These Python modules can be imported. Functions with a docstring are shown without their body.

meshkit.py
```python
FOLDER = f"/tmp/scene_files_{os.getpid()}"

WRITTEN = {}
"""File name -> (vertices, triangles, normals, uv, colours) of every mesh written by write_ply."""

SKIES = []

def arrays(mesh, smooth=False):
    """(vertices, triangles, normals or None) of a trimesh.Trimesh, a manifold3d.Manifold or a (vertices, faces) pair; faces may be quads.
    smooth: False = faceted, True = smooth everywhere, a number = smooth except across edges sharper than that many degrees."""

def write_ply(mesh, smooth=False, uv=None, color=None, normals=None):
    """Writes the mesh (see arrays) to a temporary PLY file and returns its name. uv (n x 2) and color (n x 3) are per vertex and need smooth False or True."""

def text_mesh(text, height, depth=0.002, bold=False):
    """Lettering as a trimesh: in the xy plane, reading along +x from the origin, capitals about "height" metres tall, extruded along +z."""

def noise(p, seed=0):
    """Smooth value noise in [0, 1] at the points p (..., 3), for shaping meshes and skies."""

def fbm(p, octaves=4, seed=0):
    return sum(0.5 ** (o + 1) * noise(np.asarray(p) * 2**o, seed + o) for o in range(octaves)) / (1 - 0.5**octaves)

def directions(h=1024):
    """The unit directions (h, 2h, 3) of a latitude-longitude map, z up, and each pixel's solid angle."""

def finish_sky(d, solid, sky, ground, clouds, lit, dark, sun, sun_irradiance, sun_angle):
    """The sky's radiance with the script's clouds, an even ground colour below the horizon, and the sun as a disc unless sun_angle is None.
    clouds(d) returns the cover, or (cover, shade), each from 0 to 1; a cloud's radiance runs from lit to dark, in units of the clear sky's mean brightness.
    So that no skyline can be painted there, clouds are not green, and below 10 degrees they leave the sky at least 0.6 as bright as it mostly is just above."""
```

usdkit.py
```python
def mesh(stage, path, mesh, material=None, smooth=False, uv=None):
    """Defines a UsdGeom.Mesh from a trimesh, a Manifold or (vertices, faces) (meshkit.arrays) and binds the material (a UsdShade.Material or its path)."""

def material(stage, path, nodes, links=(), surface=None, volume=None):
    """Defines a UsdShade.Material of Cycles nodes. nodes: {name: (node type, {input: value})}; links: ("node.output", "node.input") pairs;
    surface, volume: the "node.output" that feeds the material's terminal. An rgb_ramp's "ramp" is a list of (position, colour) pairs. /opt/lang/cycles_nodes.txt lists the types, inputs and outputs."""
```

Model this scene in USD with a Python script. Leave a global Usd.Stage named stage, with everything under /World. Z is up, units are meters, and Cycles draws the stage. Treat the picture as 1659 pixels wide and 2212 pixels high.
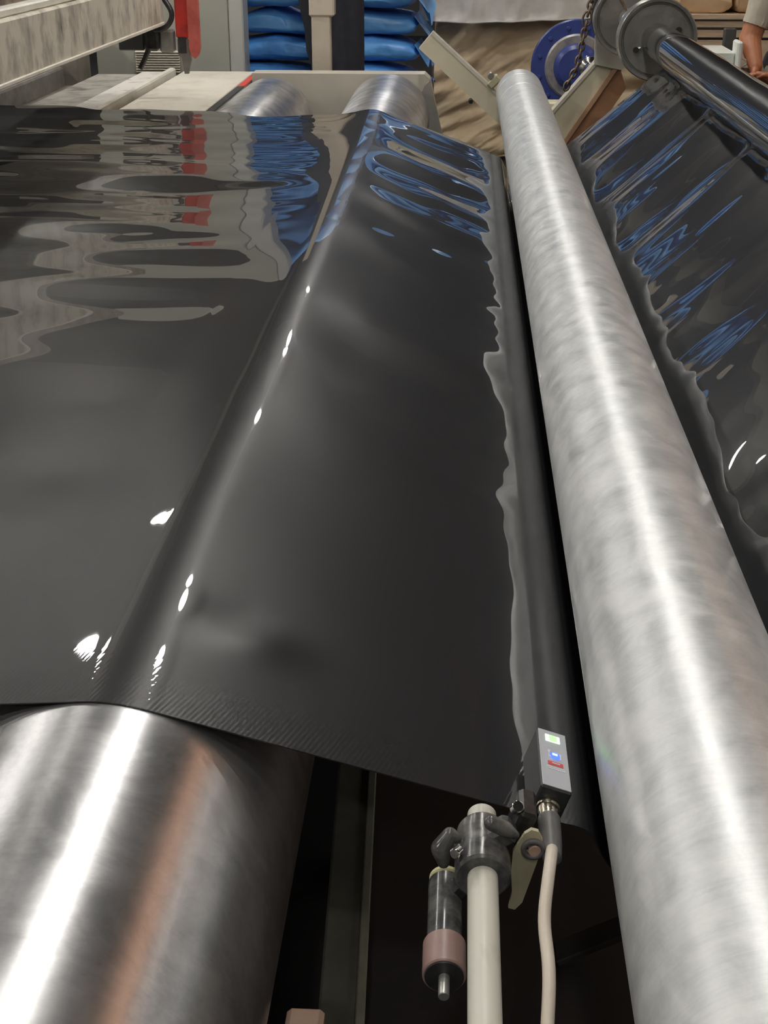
import math
import numpy as np
import trimesh
import manifold3d as m3
import usdkit
import meshkit
from pxr import Usd, UsdGeom, UsdShade, UsdLux, Gf, Sdf

stage = Usd.Stage.CreateInMemory()
UsdGeom.SetStageUpAxis(stage, 'Z')
UsdGeom.SetStageMetersPerUnit(stage, 1.0)
UsdGeom.Xform.Define(stage, '/World')
UsdGeom.Scope.Define(stage, '/World/Looks')

# ------------------------------------------------------------------ camera
CAM_Z = 1.6
FPX, W, H = 2900.0, 1659.0, 2212.0
PITCH, YAW = math.radians(24.343), math.radians(3.2456)
Fv = np.array([-math.sin(YAW) * math.cos(PITCH), math.cos(YAW) * math.cos(PITCH), -math.sin(PITCH)])
Rv = np.cross(Fv, [0, 0, 1.0]); Rv /= np.linalg.norm(Rv)
Uv = np.cross(Rv, Fv)
cam = UsdGeom.Camera.Define(stage, '/World/Camera')
cam.AddTransformOp().Set(Gf.Matrix4d(*Rv, 0, *Uv, 0, *(-Fv), 0, 0, 0, CAM_Z, 1))
cam.CreateHorizontalApertureAttr(36.0)
cam.CreateVerticalApertureAttr(48.0)
cam.CreateFocalLengthAttr(36.0 * FPX / W)
cam.CreateClippingRangeAttr((0.05, 200.0))
cam.CreateExposureAttr(1.8)
LAMP = 42.0          # strength of the hall's LED lamps
WARM = 1.5           # strength of the two older warm lamps


def at(x, y, Y):
    """The world point on the photograph's line of sight through (x, y) that lies Y metres ahead."""
    r = Fv * FPX + Rv * (x - W / 2) + Uv * (H / 2 - y)
    return np.array([r[0] / r[1] * Y, Y, CAM_Z + r[2] / r[1] * Y])


# ------------------------------------------------------------------ helpers
used = {}


def numbered(path):
    n = used.get(path, 0)
    used[path] = n + 1
    return path if n == 0 else f'{path}_{n:03d}'


def tag(prim, label=None, category=None, group=None, kind=None):
    for k, v in (('label', label), ('category', category), ('group', group), ('kind', kind)):
        if v:
            prim.SetCustomDataByKey(k, v)
    return prim


def thing(name, label, category, loc=(0, 0, 0), rotz=0.0, group=None):
    p = numbered('/World/' + name)
    x = UsdGeom.Xform.Define(stage, p)
    x.AddTranslateOp().Set(Gf.Vec3d(*map(float, loc)))
    if rotz:
        x.AddRotateZOp().Set(float(rotz))
    pr = x.GetPrim()
    pr.SetCustomDataByKey('origin', Gf.Vec3d(*map(float, loc)))
    return tag(pr, label, category, group)


def obj(name, mesh, mat, parent=None, smooth=35, label=None, kind=None, local=False):
    """One mesh. Under a thing the vertices are given in world coordinates unless local."""
    if isinstance(mesh, list):
        mesh = trimesh.util.concatenate(mesh)
    base = str(parent.GetPath()) if parent is not None else '/World'
    p = numbered(base + '/' + name)
    if parent is not None and not local:
        off = np.zeros(3)
        q = parent
        while q and str(q.GetPath()) != '/World':
            o = q.GetCustomDataByKey('origin')
            if o is not None:
                off += np.array(o)
            q = q.GetParent()
        mesh = trimesh.Trimesh(np.asarray(mesh.vertices) - off, mesh.faces, process=False)
    pr = usdkit.mesh(stage, p, mesh, M[mat], smooth=smooth).GetPrim()
    return tag(pr, label, None, None, kind)


def single(name, label, category, mesh, mat, smooth=35, group=None):
    return tag(obj(name, mesh, mat, None, smooth), label, category, group)


def struct(name, mesh, mat, smooth=False):
    return tag(obj(name, mesh, mat, None, smooth), kind='structure')


def box(c, s, bev=0.0, R=None):
    """A box of size s centred on c with chamfered edges; R: columns are its axes."""
    s = np.asarray(s, float)
    if bev <= 0:
        m = trimesh.creation.box(s)
    else:
        h = s / 2
        b = min(bev, h.min() * 0.9)
        pts = []
        for sx in (-1, 1):
            for sy in (-1, 1):
                for sz in (-1, 1):
                    g = np.array([sx, sy, sz])
                    for k in range(3):
                        q = g * (h - b)
                        q[k] = g[k] * h[k]
                        pts.append(q)
        m = trimesh.Trimesh(pts).convex_hull
    v = np.asarray(m.vertices)
    if R is not None:
        v = v @ np.asarray(R).T
    return trimesh.Trimesh(v + np.asarray(c, float), m.faces, process=False)


def bounds(a, b, bev=0.0):
    a, b = np.asarray(a, float), np.asarray(b, float)
    return box((a + b) / 2, np.abs(b - a), bev)


def frame_of(d):
    d = np.asarray(d, float) / np.linalg.norm(d)
    a = np.cross([0, 0, 1.0] if abs(d[2]) < 0.9 else [1.0, 0, 0], d)
    a /= np.linalg.norm(a)
    return a, np.cross(d, a), d


def lathe(p0, p1, profile, n=48):
    """profile: (t along p0->p1 in metres, radius) pairs."""
    p0, p1 = np.asarray(p0, float), np.asarray(p1, float)
    a, b, d = frame_of(p1 - p0)
    ang = np.linspace(0, 2 * np.pi, n, endpoint=False)
    rings = [p0 + d * t + r * (np.cos(ang)[:, None] * a + np.sin(ang)[:, None] * b) for t, r in profile]
    v = np.vstack(rings + [[p0 + d * profile[0][0]], [p0 + d * profile[-1][0]]])
    k = len(profile)
    f = []
    for i in range(k - 1):
        for j in range(n):
            j2 = (j + 1) % n
            f += [[i * n + j, i * n + j2, (i + 1) * n + j2], [i * n + j, (i + 1) * n + j2, (i + 1) * n + j]]
    for j in range(n):
        j2 = (j + 1) % n
        f += [[k * n, j2, j], [k * n + 1, (k - 1) * n + j, (k - 1) * n + j2]]
    return trimesh.Trimesh(v, f, process=False)


def rod(p0, p1, r, bev=0.0, n=32):
    L = float(np.linalg.norm(np.asarray(p1, float) - np.asarray(p0, float)))
    pr = [(0, r), (L, r)] if bev <= 0 else [(0, r - bev), (bev, r), (L - bev, r), (L, r - bev)]
    return lathe(p0, p1, pr, n)


def tube(points, r, n=12, closed=False):
    p = np.asarray(points, float)
    if closed:
        t = np.roll(p, -1, 0) - np.roll(p, 1, 0)
    else:
        t = np.gradient(p, axis=0)
    t /= np.linalg.norm(t, axis=1, keepdims=True)
    a, b, _ = frame_of(t[0])
    ang = np.linspace(0, 2 * np.pi, n, endpoint=False)
    v = []
    for i in range(len(p)):
        a = a - t[i] * (a @ t[i])
        a /= np.linalg.norm(a)
        b = np.cross(t[i], a)
        v.append(p[i] + r * (np.cos(ang)[:, None] * a + np.sin(ang)[:, None] * b))
    v = np.vstack(v)
    f, k = [], len(p)
    for i in range(k if closed else k - 1):
        i2 = (i + 1) % k
        for j in range(n):
            j2 = (j + 1) % n
            f += [[i * n + j, i * n + j2, i2 * n + j2], [i * n + j, i2 * n + j2, i2 * n + j]]
    if not closed:
        v = np.vstack([v, p[0], p[-1]])
        for j in range(n):
            j2 = (j + 1) % n
            f += [[k * n, j2, j], [k * n + 1, (k - 1) * n + j, (k - 1) * n + j2]]
    return trimesh.Trimesh(v, f, process=False)


def spline(pts, n=40):
    from scipy.interpolate import CubicSpline
    pts = np.asarray(pts, float)
    s = np.concatenate([[0], np.cumsum(np.linalg.norm(np.diff(pts, axis=0), axis=1))])
    return CubicSpline(s, pts)(np.linspace(0, s[-1], n))


def prism(poly, y0, y1):
    """A polygon of (x, z) points extruded from y0 to y1."""
    from shapely.geometry import Polygon
    m = trimesh.creation.extrude_polygon(Polygon(poly), y1 - y0, engine='earcut')
    v = np.asarray(m.vertices)
    return trimesh.Trimesh(np.stack([v[:, 0], y0 + v[:, 2], v[:, 1]], 1), m.faces[:, ::-1], process=False)


def sheet(P, thick):
    """P: (n, m, 3) grid of points; a closed sheet of the given thickness (below the grid's normal)."""
    n, m = P.shape[:2]
    du, dv = np.gradient(P, axis=0), np.gradient(P, axis=1)
    N = np.cross(du, dv)
    N /= np.linalg.norm(N, axis=2, keepdims=True)
    v = np.vstack([P.reshape(-1, 3), (P - N * thick).reshape(-1, 3)])
    i, j = np.meshgrid(np.arange(n - 1), np.arange(m - 1), indexing='ij')
    q = np.stack([i * m + j, (i + 1) * m + j, (i + 1) * m + j + 1, i * m + j + 1], -1).reshape(-1, 4)
    o = n * m
    f = [q, q[:, ::-1] + o]
    for idx in (np.arange(m), (n - 1) * m + np.arange(m)[::-1], np.arange(n)[::-1] * m, np.arange(n) * m + m - 1):
        f.append(np.stack([idx[1:], idx[1:] + o, idx[:-1] + o, idx[:-1]], 1))
    return v, np.vstack(f)


# ------------------------------------------------------------------ materials
M = {}


def mat(name, base, rough=0.5, metal=0.0, var=None, scale=(1, 1, 1), nscale=6.0, rvar=0.0, bump=0.0, bscale=None, bdist=0.002, detail=4, lo=0.35, hi=0.65, **extra):
    """A principled material: base, or base..var by a noise in world space stretched by scale; optional roughness change and fine relief."""
    nodes = {'p': ('principled_bsdf', {'base_color': base, 'roughness': rough, 'metallic': metal, **extra})}
    links = []
    if var is not None or rvar or bump:
        nodes['g'] = ('texture_coordinate', {})
        nodes['m'] = ('mapping', {'scale': scale})
        nodes['n'] = ('noise_texture', {'scale': nscale, 'detail': detail, 'roughness': 0.6})
        links += [('g.object', 'm.vector'), ('m.vector', 'n.vector')]
    if var is not None:
        nodes['r'] = ('rgb_ramp', {'ramp': [(0.0, base), (lo, base), (hi, var), (1.0, var)]})
        links += [('n.fac', 'r.fac'), ('r.color', 'p.base_color')]
    if rvar:
        nodes['q'] = ('map_range', {'from_min': 0.3, 'from_max': 0.7, 'to_min': rough - rvar, 'to_max': rough + rvar})
        links += [('n.fac', 'q.value'), ('q.result', 'p.roughness')]
    if bump:
        src = 'n.fac'
        if bscale:
            nodes['n2'] = ('noise_texture', {'scale': bscale, 'detail': 3})
            links.append(('m.vector', 'n2.vector'))
            src = 'n2.fac'
        nodes['b'] = ('bump', {'strength': bump, 'distance': bdist})
        links += [(src, 'b.height'), ('b.normal', 'p.normal')]
    M[name] = usdkit.material(stage, '/World/Looks/' + name, nodes, links, surface='p.BSDF')


def emit(name, color, strength):
    M[name] = usdkit.material(stage, '/World/Looks/' + name, {'e': ('emission', {'color': color, 'strength': strength})}, [], surface='e.emission')


# the black film: dull carbon-black body under a clear, very glossy skin
M['film'] = usdkit.material(stage, '/World/Looks/film', {
    'p': ('principled_bsdf', {'base_color': (0.017, 0.0165, 0.018), 'roughness': 0.33, 'specular_ior_level': 0.24, 'coat_weight': 1.0, 'coat_roughness': 0.012, 'coat_ior': 1.64}),
    'g': ('texture_coordinate', {}), 'm': ('mapping', {'scale': (1.0, 0.25, 1.0)}),
    'n': ('noise_texture', {'scale': 260.0, 'detail': 2}),
    'b': ('bump', {'strength': 0.06, 'distance': 0.0006}),
    # fine embossed corrugation that the sheet carries along its near edge
    'm3': ('mapping', {'rotation': (0, 0, 0.3)}), 'w': ('wave_texture', {'scale': 55.0, 'distortion': 1.6, 'detail': 1.0, 'detail_scale': 2.0}),
    'sx': ('separate_xyz', {}), 'fy': ('map_range', {'from_min': 1.30, 'from_max': 1.43, 'to_min': 1.0, 'to_max': 0.0, 'clamp': True}),
    'mu': ('math', {'math_type': 'multiply'}), 'b2': ('bump', {'strength': 0.13, 'distance': 0.0005}), 'b3': ('bump', {'strength': 0.13, 'distance': 0.0005})},
    [('g.object', 'm.vector'), ('m.vector', 'n.vector'), ('n.fac', 'b.height'), ('b.normal', 'b2.normal'), ('b2.normal', 'p.normal'), ('b3.normal', 'p.coat_normal'), ('mu.value', 'b3.height'),
     ('g.object', 'm3.vector'), ('m3.vector', 'w.vector'), ('g.object', 'sx.vector'), ('sx.y', 'fy.value'), ('w.fac', 'mu.value1'), ('fy.result', 'mu.value2'), ('mu.value', 'b2.height')], surface='p.BSDF')


def metal_roll(name, base, var, rough, rvar, aniso, scratch, nscale, scale, metal=1.0, sfac=0.45):
    nodes = {
        'p': ('principled_bsdf', {'metallic': metal, 'anisotropic': aniso, 'anisotropic_rotation': 0.25}),
        'g': ('texture_coordinate', {}), 't': ('tangent', {'direction_type': 'radial', 'axis': 'y'}),
        'm': ('mapping', {'scale': scale}), 'n': ('noise_texture', {'scale': nscale, 'detail': 6, 'roughness': 0.65, 'distortion': 0.4}),
        'm2': ('mapping', {'scale': (3.0, 90.0, 3.0)}), 'n2': ('noise_texture', {'scale': 3.0, 'detail': 5, 'roughness': 0.7, 'distortion': 0.8}),
        'mx': ('mix_float', {'fac': sfac}),
        'r': ('rgb_ramp', {'ramp': [(0.0, var), (0.38, var), (0.62, base), (1.0, base)]}),
        'q': ('map_range', {'from_min': 0.35, 'from_max': 0.65, 'to_min': rough - rvar, 'to_max': rough + rvar}),
        'b': ('bump', {'strength': scratch, 'distance': 0.0006})}
    links = [('g.object', 'm.vector'), ('m.vector', 'n.vector'), ('g.object', 'm2.vector'), ('m2.vector', 'n2.vector'),
             ('n.fac', 'mx.a'), ('n2.fac', 'mx.b'), ('mx.result', 'r.fac'), ('r.color', 'p.base_color'), ('mx.result', 'q.value'), ('q.result', 'p.roughness'),
             ('n2.fac', 'b.height'), ('b.normal', 'p.normal'), ('t.tangent', 'p.tangent')]
    M[name] = usdkit.material(stage, '/World/Looks/' + name, nodes, links, surface='p.BSDF')


metal_roll('roller_steel', (0.60, 0.60, 0.61), (0.48, 0.48, 0.49), 0.33, 0.03, 0.6, 0.012, 9.0, (1, 1, 1), metal=0.92, sfac=0.07)
metal_roll('galvanized', (0.68, 0.69, 0.69), (0.50, 0.52, 0.53), 0.42, 0.07, 0.0, 0.06, 14.0, (1.2, 1.2, 1.2), metal=0.48, sfac=0.24)
mat('core_gloss', (0.10, 0.10, 0.105), 0.16, 0.9, var=(0.07, 0.07, 0.075), nscale=12, rvar=0.03)
mat('zinc', (0.48, 0.47, 0.44), 0.26, 0.7, var=(0.30, 0.29, 0.27), nscale=14, rvar=0.08)
mat('chrome', (0.75, 0.74, 0.70), 0.14, 1.0, rvar=0.04, nscale=40)
mat('cream', (0.62, 0.57, 0.43), 0.42, var=(0.56, 0.51, 0.38), nscale=5, bump=0.05, bscale=60)
mat('cream_beige', (0.60, 0.53, 0.43), 0.42, var=(0.52, 0.46, 0.37), nscale=6, bump=0.05, bscale=60)
mat('cream_frame', (0.56, 0.53, 0.45), 0.45, var=(0.50, 0.47, 0.40), nscale=4, bump=0.04, bscale=50)
mat('cream_dark', (0.34, 0.33, 0.30), 0.5, var=(0.28, 0.27, 0.25), nscale=5)
mat('stained', (0.64, 0.60, 0.50), 0.5, var=(0.17, 0.15, 0.125), scale=(1.0, 1.3, 0.8), nscale=8, detail=12, lo=0.44, hi=0.74, bump=0.08, bscale=40)
mat('stained_white', (0.74, 0.71, 0.66), 0.45, var=(0.26, 0.22, 0.20), scale=(1.0, 1.0, 1.0), nscale=11, detail=8, lo=0.55, hi=0.74)
mat('white_cover', (0.74, 0.70, 0.61), 0.42, var=(0.62, 0.57, 0.48), nscale=7, detail=7, lo=0.5, hi=0.7)
mat('stained_grey', (0.36, 0.34, 0.30), 0.5, var=(0.13, 0.12, 0.10), nscale=8, detail=8, lo=0.45, hi=0.7)
mat('taupe', (0.24, 0.22, 0.19), 0.55, var=(0.16, 0.145, 0.12), nscale=6)
mat('ledge_white', (0.80, 0.78, 0.71), 0.4, var=(0.70, 0.67, 0.58), nscale=8)
mat('ledge_brown', (0.30, 0.25, 0.20), 0.55, var=(0.15, 0.12, 0.10), nscale=12, lo=0.4, hi=0.6)
mat('black_strip', (0.03, 0.03, 0.032), 0.5, var=(0.05, 0.05, 0.05), nscale=20)
mat('red_tape', (0.75, 0.09, 0.06), 0.45, var=(0.6, 0.06, 0.04), nscale=20)
mat('red_guard', (0.72, 0.06, 0.045), 0.36, var=(0.42, 0.035, 0.03), nscale=16, lo=0.45, hi=0.7, rvar=0.1)
mat('red_guard_pale', (0.66, 0.16, 0.13), 0.4, var=(0.5, 0.10, 0.08), nscale=14)
mat('dark_grey', (0.075, 0.075, 0.075), 0.5, var=(0.05, 0.05, 0.05), nscale=12, bump=0.05, bscale=80)
mat('mid_grey', (0.24, 0.23, 0.21), 0.45, var=(0.16, 0.15, 0.14), nscale=14)
mat('black_plastic', (0.018, 0.018, 0.019), 0.32, var=(0.03, 0.03, 0.031), nscale=25, rvar=0.08)
mat('black_dusty', (0.05, 0.05, 0.051), 0.22, var=(0.15, 0.147, 0.14), nscale=38, detail=5, lo=0.40, hi=0.70, rvar=0.06)
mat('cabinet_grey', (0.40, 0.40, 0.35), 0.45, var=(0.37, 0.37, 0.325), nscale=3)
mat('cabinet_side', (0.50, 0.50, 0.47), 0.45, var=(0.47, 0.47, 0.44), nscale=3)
mat('slat_grey', (0.60, 0.56, 0.48), 0.5, var=(0.54, 0.50, 0.43), nscale=9)
mat('slat_back', (0.38, 0.32, 0.26), 0.6, var=(0.32, 0.27, 0.22), nscale=9)
mat('dark_void', (0.02, 0.02, 0.02), 0.8, var=(0.015, 0.015, 0.015), nscale=4)
for k, (a, b) in enumerate([((0.10, 0.34, 0.80), (0.08, 0.28, 0.70)), ((0.13, 0.40, 0.86), (0.10, 0.33, 0.76)), ((0.075, 0.25, 0.60), (0.06, 0.21, 0.52)), ((0.16, 0.44, 0.88), (0.12, 0.37, 0.80))]):
    mat(f'blue_sack_{k + 1:03d}', a, 0.36, var=b, nscale=10, bump=0.35, bscale=16, bdist=0.012, scale=(1, 1, 1.6))
mat('sack_white', (0.75, 0.80, 0.86), 0.45, var=(0.55, 0.65, 0.8), nscale=30)
mat('navy', (0.016, 0.018, 0.028), 0.75, var=(0.024, 0.026, 0.036), nscale=14, bump=0.3, bscale=30, bdist=0.004)
mat('kraft_cloth', (0.62, 0.49, 0.32), 0.7, var=(0.53, 0.41, 0.26), nscale=5, bump=0.3, bscale=14, bdist=0.01)
mat('grey_sheet', (0.56, 0.54, 0.50), 0.38, var=(0.47, 0.45, 0.42), nscale=6, bump=0.3, bscale=12, bdist=0.01)
mat('kraft_bag', (0.62, 0.44, 0.26), 0.6, var=(0.54, 0.37, 0.21), nscale=8, bump=0.2, bscale=20, bdist=0.004)
mat('wood', (0.56, 0.44, 0.31), 0.6, var=(0.42, 0.31, 0.21), scale=(1.2, 1.2, 16.0), nscale=3, detail=5)
mat('blue_paint', (0.045, 0.07, 0.27), 0.28, var=(0.032, 0.05, 0.20), nscale=10, rvar=0.06)
mat('worn_ring', (0.42, 0.40, 0.36), 0.4, 0.4, var=(0.2, 0.2, 0.26), nscale=12)
mat('rust_chain', (0.22, 0.17, 0.13), 0.5, 0.6, var=(0.11, 0.08, 0.06), nscale=60)
mat('brown_plate', (0.42, 0.22, 0.12), 0.5, var=(0.36, 0.185, 0.10), nscale=8)
mat('brown_edge', (0.48, 0.30, 0.19), 0.5, var=(0.42, 0.26, 0.16), nscale=8)
mat('olive_plate', (0.46, 0.43, 0.29), 0.45, var=(0.38, 0.35, 0.23), nscale=18)
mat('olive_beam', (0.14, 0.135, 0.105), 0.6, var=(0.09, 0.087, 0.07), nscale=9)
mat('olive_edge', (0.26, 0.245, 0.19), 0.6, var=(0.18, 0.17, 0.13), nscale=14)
mat('pink_box', (0.55, 0.38, 0.29), 0.5, var=(0.47, 0.31, 0.23), nscale=12)
mat('white_device', (0.74, 0.76, 0.71), 0.4, var=(0.70, 0.72, 0.67), nscale=5)
mat('rod_paint', (0.56, 0.555, 0.49), 0.42, var=(0.40, 0.40, 0.34), scale=(1, 0.35, 1), nscale=35, detail=6, lo=0.5, hi=0.75)
mat('cable_cream', (0.60, 0.53, 0.45), 0.45, var=(0.53, 0.46, 0.38), nscale=20)
mat('plug_grey', (0.13, 0.125, 0.125), 0.45, var=(0.10, 0.095, 0.095), nscale=60)
mat('brass_nickel', (0.62, 0.56, 0.44), 0.2, 1.0, rvar=0.05, nscale=40)
mat('sensor_black', (0.02, 0.02, 0.022), 0.45, var=(0.028, 0.028, 0.03), nscale=40)
mat('label_grey', (0.46, 0.465, 0.50), 0.4, var=(0.43, 0.435, 0.47), nscale=20)
mat('label_print', (0.70, 0.70, 0.72), 0.5, var=(0.66, 0.66, 0.68), nscale=50)
mat('label_red', (0.62, 0.06, 0.06), 0.45, var=(0.70, 0.10, 0.10), nscale=200)
mat('rose_knob', (0.30, 0.20, 0.18), 0.4, var=(0.25, 0.16, 0.145), nscale=30)
mat('yellow_cap', (0.68, 0.64, 0.36), 0.45, var=(0.6, 0.56, 0.3), nscale=30)
mat('dull_steel', (0.50, 0.50, 0.47), 0.35, 0.8, rvar=0.05, nscale=50)
emit('led_green', (0.16, 0.85, 0.12), 1.3)
emit('led_green_pale', (0.62, 0.95, 0.55), 1.0)
emit('led_blue', (0.03, 0.06, 0.9), 1.6)
emit('led_blue_core', (0.22, 0.55, 1.0), 2.0)
mat('shirt', (0.50, 0.46, 0.38), 0.8, var=(0.43, 0.39, 0.32), nscale=9, bump=0.35, bscale=18, bdist=0.008)
mat('skin', (0.42, 0.17, 0.085), 0.5, var=(0.36, 0.14, 0.07), nscale=14, subsurface_weight=0.1, subsurface_scale=0.01)
mat('trousers', (0.05, 0.05, 0.06), 0.8, var=(0.04, 0.04, 0.05), nscale=9)
mat('hair', (0.012, 0.010, 0.009), 0.5, var=(0.02, 0.016, 0.014), nscale=60)
mat('shoe', (0.03, 0.03, 0.03), 0.5, var=(0.045, 0.045, 0.045), nscale=20)
mat('eye_white', (0.7, 0.68, 0.64), 0.3, var=(0.65, 0.62, 0.58), nscale=20)
mat('concrete', (0.022, 0.022, 0.024), 0.6, var=(0.014, 0.014, 0.016), nscale=1.6, detail=7, bump=0.06, bscale=30)
mat('hall_wall', (0.27, 0.26, 0.24), 0.8, var=(0.24, 0.23, 0.215), nscale=1.2)
mat('hall_ceiling', (0.10, 0.10, 0.104), 0.8, var=(0.08, 0.08, 0.083), nscale=0.9)
mat('lamp_housing', (0.55, 0.55, 0.55), 0.5, var=(0.5, 0.5, 0.5), nscale=9)
mat('hall_dark', (0.06, 0.06, 0.062), 0.8, var=(0.045, 0.045, 0.047), nscale=1.1)
emit('lamp_glow', (1.0, 0.965, 0.90), LAMP)
emit('lamp_glow_warm', (1.0, 0.52, 0.30), WARM)

# ------------------------------------------------------------------ the hall
X0, X1, Y0, Y1, ZT = -8.0, 7.0, -5.0, 19.0, 6.2
struct('floor', bounds((X0 - .2, Y0 - .2, -.2), (X1 + .2, Y1 + .2, 0)), 'concrete')
struct('ceiling', bounds((X0 - .2, Y0 - .2, ZT), (X1 + .2, Y1 + .2, ZT + .2)), 'hall_ceiling')
struct('wall_back', bounds((X0 - .2, Y1, 0), (X1 + .2, Y1 + .2, ZT)), 'hall_dark')
struct('wall_front', bounds((X0 - .2, Y0 - .2, 0), (X1 + .2, Y0, ZT)), 'hall_wall')
struct('wall_left', bounds((X0 - .2, Y0, 0), (X0, Y1, ZT)), 'hall_wall')
struct('wall_right', bounds((X1, Y0, 0), (X1 + .2, Y1, ZT)), 'hall_wall')


def lamp(x, y, z, r, glow, label, group):
    t = thing('hanging_lamp', label, 'lamp', (x, y, z), group=group)
    obj('housing', lathe((0, 0, .012), (0, 0, .13), [(0, r + .012), (.012, r + .02), (.035, r + .01), (.06, r * .55), (.118, r * .4)], 28), 'lamp_housing', t, 40, local=True)
    obj('diffuser', rod((0, 0, 0), (0, 0, .0115), r, .003, 28), glow, t, 40, local=True)
    obj('suspension_rod', rod((0, 0, .13), (0, 0, ZT - z - .002), .008, n=8), 'lamp_housing', t, local=True)


ROW_Z = 4.36
for y in (-3.0, -1.2, .8, 2.6, 4.3, 5.6, 7.0, 7.75, 11.6, 13.2, 15.1):
    lamp(-.08, y, ROW_Z, .135, 'lamp_glow', 'round white LED lamp in the row above the steel roller, mirrored in the film', 'lamps in the row over the roller')
for y in (-2.0, 1.0, 4.0, 7.0, 10.0, 13.0):
    lamp(-6.2, y, 5.2, .25, 'lamp_glow', 'large round white LED lamp in the row along the left wall', 'lamps along the left wall')
for y in (8.1, 10.1):
    lamp(-3.0, y, ROW_Z, .125, 'lamp_glow', 'round white LED lamp in the short row above the stained beam at left', 'lamps in the row over the beam')
for y in (0.0, 4.5, 9.0, 13.5):
    lamp(6.2, y, 3.7, .14, 'lamp_glow', 'small round white LED lamp in the row along the right wall', 'lamps along the right wall')
for y in (2.4, 5.1, 7.8, 10.5):
    t = thing('strip_lamp', 'long warm strip lamp right of the winder, an orange streak in the steel rollers', 'lamp', (4.45, y, ROW_Z), group='warm lamps over the winder')
    obj('housing', box((0, 0, .05), (.38, 2.62, .07), .01), 'lamp_housing', t, False, local=True)
    obj('diffuser', box((0, 0, .005), (.32, 2.58, .02)), 'lamp_glow_warm', t, False, local=True)
    for q in (-1, 1):
        obj('suspension_rod', rod((0, q * .9, .085), (0, q * .9, ZT - ROW_Z - .002), .006, n=8), 'lamp_housing', t, local=True)
t = thing('girder', 'cream overhead crane girder, mirrored as pale streaks in the right part of the film', 'girder', (-2.4, 0, 4.2))
obj('web', bounds((-2.43, -4.9, 3.95), (-2.37, 18.9, 4.40), .01), 'cream', t, False)
obj('bottom_flange', bounds((-2.46, -4.9, 3.92), (-2.34, 18.9, 3.949), .004), 'cream', t, False)
for y in (-3, 4, 11, 17):
    obj('hanger', bounds((-2.42, y, 4.401), (-2.38, y + .08, ZT)), 'cream', t, False)

# ------------------------------------------------------------------ rollers, tube and winding shaft (axes along y)
R1C, R1 = np.array([-.410, .535]), .225
R2C, R2 = np.array([-1.050, .513]), .225
TC, TR = np.array([.295, .697]), .122
SC, SR = np.array([.834, 1.066]), .071
RY0, RY1 = .35, 7.625


def roll(c, r, y0, y1, n=128, bev=.006):
    return rod((c[0], y0, c[1]), (c[0], y1, c[1]), r, bev, n)


t = thing('steel_roller', 'bare brushed steel roller end at lower left, with the black film leaving over its top', 'roller', (R1C[0], RY0, R1C[1]))
obj('drum', roll(R1C, R1, RY0, RY1), 'roller_steel', t, 50)
for a, b in ((RY0 - .12, RY0), (RY1, 7.699)):
    obj('journal', roll(R1C, .05, a, b, 40), 'zinc', t)
t = thing('steel_roller', 'left one of the two far steel roller ends, beside the white cover plate', 'roller', (R2C[0], RY0, R2C[1]))
obj('drum', roll(R2C, R2, RY0, RY1), 'roller_steel', t, 50)
for a, b in ((RY0 - .12, RY0), (RY1, 7.699)):
    obj('journal', roll(R2C, .05, a, b, 40), 'zinc', t)

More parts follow.
